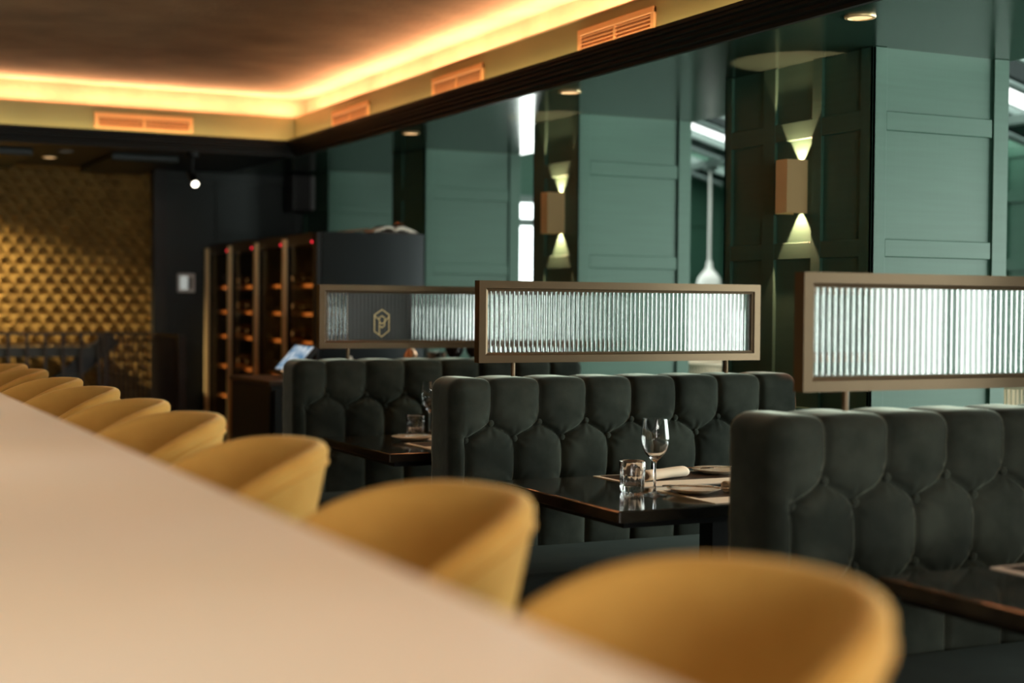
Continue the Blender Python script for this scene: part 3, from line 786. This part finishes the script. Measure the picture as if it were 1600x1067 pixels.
def wine_bottle(x, y, z, lab):
    global bt
    if bt is None:
        prof = [(0, .0005), (0, .036), (.004, .038), (.19, .038), (.215, .030), (.235, .015), (.29, .0145), (.30, .0150), (.30, .0005)]
        bm = NB(); lathe(bm, [(r if r else .0005, h) for h, r in prof], 0, 0, 20); bm.transform(Matrix.Rotation(-PI/2, 4, 'Y'))
        bt = obj('wine_bottle', bm, 'bottle', None, 40); o = bt
    else:
        o = bt.copy(); COL.objects.link(o)
    o.location = (x, y, z + .0385)
    return props(o, lab, 'bottle', 'wine bottles lying on the fridge shelves')
for zi in (.82, 1.04, 1.22, 1.40):
    for fy0 in (8.615, 9.885):
        for q in (.17, .30, .43, .56, .79, .92, 1.05):
            wine_bottle(3.36, fy0 + q, zi + .022, 'dark wine bottle lying on a wooden shelf inside the nearer wine fridge' if fy0 < 9 else 'dark wine bottle lying on a wooden shelf inside the farther wine fridge')
            bpy.context.scene.collection.objects[-1]['group'] = 'bottles in the nearer fridge' if fy0 < 9 else 'bottles in the farther fridge'

# books and tray on the fridge
def open_book(x, y, z):
    t = thing('open_book', 'open book with curling pale pages lying on top of the nearer fridge', 'book', (x, y, z))
    obj('cover', B(x - .15, x + .15, y - .11, y + .11, z, z + .012, .002), 'brownpaper', t)
    bm = NB(); n = 16
    for s in (-1, 1):
        top = []; bot = []
        for i in range(n+1):
            u = i/n; xx = x + s * u * .145; h = z + .013 + .034*math.sin(PI*min(1, u*1.0)**.6)*(1-.25*u)
            top.append((xx, h + .003)); bot.append((xx, max(z + .0125, h - .012 * (1 + s * .3))))
        prism_y(bm, top + bot[::-1], y - .10, y + .10)
    obj('pages', bm, 'paper', t, 40)
open_book(3.497, 8.80, 1.7355)
t = thing('menu_tray', 'brown tray with pale sheet on the nearer fridge, left of the open book', 'tray', (3.30, 9.0, 1.7355))
obj('tray_board', B(3.16, 3.42, 8.95, 9.12, 1.7355, 1.75, .003, mtx=Matrix.Translation((3.3, 9.0, 1.742)) @ Matrix.Rotation(-.12, 4, 'Y') @ Matrix.Translation((-3.3, -9.0, -1.725))), 'copper', t)
obj('sheet', B(3.22, 3.335, 8.80, 8.92, 1.736, 1.742), 'white', t)
props(obj('copper_dish', lathe(NB(), [(.0005, 1.798), (.02, 1.798), (.034, 1.812), (.03, 1.822), (.0005, 1.815)], 3.62, 8.93, 24), 'copper', None, 50), 'small copper dish on the end of the books on the fridge', 'dish')
obj_b = props(obj('book', B(3.50, 3.65, 8.905, 9.06, 1.7355, 1.798, .002), 'brownpaper', None), 'thick dark closed book lying behind the open book on the fridge', 'book')

# ------------------------------------------------------------------ service cabinet behind the far banquette
t = thing('service_cabinet', 'black waiters cabinet behind the farthest banquette, carrying the terminal and glasses', 'cabinet', (2.9, 7.7, 0))
obj('cabinet_body', B(2.26, 3.66, 7.30, 8.0, .06, .88, .003), 'black', t)
obj('cabinet_top', B(2.25, 3.67, 7.29, 8.01, .88, .905, .003), 'wood', t)
obj('plinth', B(2.30, 3.62, 7.33, 7.98, 0, .06), 'black', t)
for k in range(3): 
    d = obj('door', B(2.28 + k*.46, 2.72 + k*.46, 7.285, 7.30, .10, .86, .002), 'black', t)
    obj('handle', cyl(NB(), (2.68 + k*.46, 7.275, .70), (2.68 + k*.46, 7.275, .80), .005), 'bronze', d)
ZB = .905
t = thing('order_terminal', 'tilted touch screen terminal glowing blue white on the service cabinet', 'terminal', (2.49, 7.55, ZB))
mt = Matrix.Translation((2.475, 7.55, 1.005)) @ Matrix.Rotation(math.radians(-48), 4, 'Y')
obj('housing', B(-.100, .100, -.175, .175, -.014, .010, .004, 2, mtx=mt), 'speaker', t)
obj('display', B(-.080, .084, -.152, .152, .0102, .0112, mtx=mt), 'display', t)
obj('stand', prism_y(NB(), [(2.44, ZB), (2.60, ZB), (2.58, ZB + .015), (2.53, 1.01), (2.49, .985)], 7.48, 7.62), 'speaker', t)
for q in range(4): pass
obj('button_row', B(-.094, -.089, -.10, .02, .0102, .0115, mtx=mt), 'lamp', t)
# bar ware on the cabinet
def turned(name, prof, x, y, m, lab, cat, group=None, seg=32):
    o = obj(name, lathe(NB(), [(max(r, .0005), ZB + h) for r, h in prof], x, y, seg), m, None, 40)
    o.data.transform(Matrix.Translation((-x, -y, -ZB))); o.location = (x, y, ZB)
    return props(o, lab, cat, group)
turned('cocktail_shaker', [(0, 0), (.035, 0), (.044, .09), (.043, .10), (.030, .135), (.018, .145), (.017, .165), (0, .17)], 3.15, 7.60, 'copper', 'copper cocktail shaker glinting on the service cabinet', 'shaker')
turned('ice_bucket', [(0, 0), (.045, 0), (.055, .13), (.057, .135), (.052, .135), (.043, .01), (0, .01)], 3.262, 7.50, 'steel', 'steel ice bucket beside the copper shaker on the service cabinet', 'bucket')
turned('glass_jug', [(0, 0), (.04, 0), (.045, .06), (.04, .13), (.045, .155), (.043, .155), (.037, .13), (.042, .06), (.037, .006), (0, .006)], 3.31, 7.68, 'glass', 'clear glass jug right of the ice bucket on the service cabinet', 'jug')
turned('salt_cellar', [(0, 0), (.02, 0), (.02, .09), (.014, .11), (0, .112)], 2.80, 7.62, 'white', 'small pale pot alone on the service cabinet', 'pot')
gl = ['dark smoked goblet on the service cabinet, leftmost of its row', 'dark smoked goblet on the service cabinet, second in its row from the left', 'dark smoked goblet on the service cabinet, third in its row from the left', 'dark smoked goblet on the service cabinet, second in its row from the right', 'dark smoked goblet on the service cabinet, rightmost of its row']
g0 = wine_glass(3.375, 7.55, ZB, gl[0], 'darkgoblet', .97, 'goblet', 'smoked goblets on the service cabinet')
for k in range(1, 5): dup(g0, (3.375 + .062*k, 7.55 + (.07 if k % 2 else 0), ZB), gl[k])

# ------------------------------------------------------------------ railing of the stairwell
ZR = 1.083
t = thing('stair_railing', 'dark metal railing around the stairwell before the gold wall', 'railing', (2.0, 10.8, 0))
bm = NB(); box(bm, -2.5, 2.452, 10.785, 10.815, ZR - .02, ZR, .003); obj('top_rail', bm, 'rail', t)
bm = NB(); box(bm, -2.5, 2.13, 10.79, 10.81, ZR - .09, ZR - .078); box(bm, -2.5, 2.452, 10.79, 10.81, .08, .10); obj('cross_rail', bm, 'rail', t)
bm = NB()
for k in range(36): x = 2.09 - k * .123; box(bm, x - .010, x + .010, 10.790, 10.810, .09, ZR - .02)
obj('sparse_bars', bm, 'rail', t)
bm = NB()
for k in range(9): x = 2.16 + k * .034; box(bm, x - .006, x + .006, 10.793, 10.807, .09, ZR - .02)
for k in range(26): y = 10.76 - k * .033; box(bm, 2.446, 2.458, y - .006, y + .006, .09, ZR - .02)
obj('close_bars', bm, 'rail', t)
obj('side_rail', B(2.437, 2.467, 9.90, 10.80, ZR - .022, ZR - .001, .003), 'rail', t)
obj('lower_side_rail', B(2.44, 2.464, 9.90, 10.80, .08, .10), 'rail', t)
obj('newel_post', B(2.425, 2.48, 9.87, 9.92, 0, ZR, .003), 'rail', t)
obj('corner_post', B(2.12, 2.145, 10.787, 10.813, 0, ZR - .01, .002), 'rail', t)
# stair handrail and string behind the railing
t = thing('stair_flight', 'dark stair string and beam seen through the stairwell railing', 'stairs', (1.8, 11.0, 0))
obj('landing_beam', B(.2, 2.10, 10.95, 11.15, .905, .975), 'black', t)
bm = NB(); box(bm, -.9, .9, -.03, .03, -.06, .06, mtx=Matrix.Translation((1.55, 11.0, .45)) @ Matrix.Rotation(-.72, 4, 'Y'))
obj('string_board', bm, 'black', t)
# switch panel on the far wall
t = thing('wall_panel', 'small white framed control panel on the dark far wall', 'control panel', (2.79, 11.13, 1.45))
obj('frame', B(2.725, 2.855, 11.115, 11.132, 1.375, 1.515, .003), 'white', t)
obj('screen', B(2.745, 2.80, 11.1125, 11.115, 1.395, 1.495), 'panelfill', t)  # faint emission added to brighten the pale panel face
obj('button_field', B(2.808, 2.835, 11.1125, 11.115, 1.40, 1.49), 'grey', t)
# loudspeaker
t = thing('loudspeaker', 'black loudspeaker hung high on the far wall by the green pillar', 'loudspeaker', (3.62, 10.95, 2.13))
bm = B(3.52, 3.68, 10.82, 11.0, 1.99, 2.27, .012, 2); obj('cabinet', bm, 'speaker', t)
obj('side_strip', B(3.655, 3.69, 10.80, 10.83, 2.0, 2.26, .004), 'grey', t)
obj('wall_bracket', B(3.58, 3.62, 11.0, 11.14, 2.1, 2.16), 'speaker', t)

# ------------------------------------------------------------------ conservatory furniture
t = thing('pendant_lamp', 'white bell pendant lamp on a long cord beyond the middle pillar', 'pendant', (6.83, 10.2, zroof(6.83) - .12))
xp, yp = 6.84, 10.2; zt = zroof(xp) - .12
obj('cord', cyl(NB(), (xp, yp, 1.66), (xp, yp, zt), .011, 10), 'white', t)
obj('ceiling_rose', lathe(NB(), [(.0005, zt - .03), (.05, zt - .03), (.06, zt), (.0005, zt)], xp, yp, 24), 'beam', t)
obj('bell_shade', lathe(NB(), [(.012, 1.68), (.022, 1.66), (.028, 1.61), (.06, 1.57), (.092, 1.53), (.10, 1.47), (.098, 1.44), (.094, 1.44), (.095, 1.47), (.088, 1.525), (.056, 1.563), (.024, 1.60), (.012, 1.62)], xp, yp, 36, close=True), 'white', t, 50)
obj('bulb', lathe(NB(), [(.0005, 1.435), (.02, 1.445), (.028, 1.465), (.02, 1.49), (.012, 1.62), (.0005, 1.625)], xp, yp, 20), 'bulb', t, 50)
def cord_chair(x, y, lab):
    t = thing('cord_chair', lab, 'chair', (x, y, 0), 'cord-backed conservatory chairs')
    bm = NB(); n = 60
    for k in range(n):
        a = -1.9 + 3.8 * k / (n-1); r = .29
        cyl(bm, (x + r*math.cos(a)*.86, y + r*math.sin(a)*.86, .42), (x + r*math.cos(a), y + r*math.sin(a), .97), .0052, 6)
    obj('cord_back', bm, 'cord', t)
    for z, r in ((.97, .29), (.42, .25)):
        bm = NB(); tube(bm, [(x + r*math.cos(a), y + r*math.sin(a), z) for a in np.linspace(-1.95, 1.95, 30)], .012); obj('hoop', bm, 'cord', t, 60)
    obj('seat', lathe(NB(), [(.0005, .40), (.23, .40), (.25, .42), (.24, .46), (.0005, .47)], x, y, 36), 'cream', t, 40)
    for sx in (-1, 1):
        for sy in (-1, 1): obj('leg', cyl(NB(), (x + sx*.15, y + sy*.15, .41), (x + sx*.2, y + sy*.2, 0), .014), 'cord', t)
    return t
c0 = cord_chair(4.93, 7.35, 'pale cord-backed chair seen under the middle screen, beyond the middle pillar')
c0.rotation_euler = (0, 0, 2.5)
dup(c0, (4.98, 4.95, 0), 'pale cord-backed chair at the right edge, beyond the nearest pillar', 2.6)
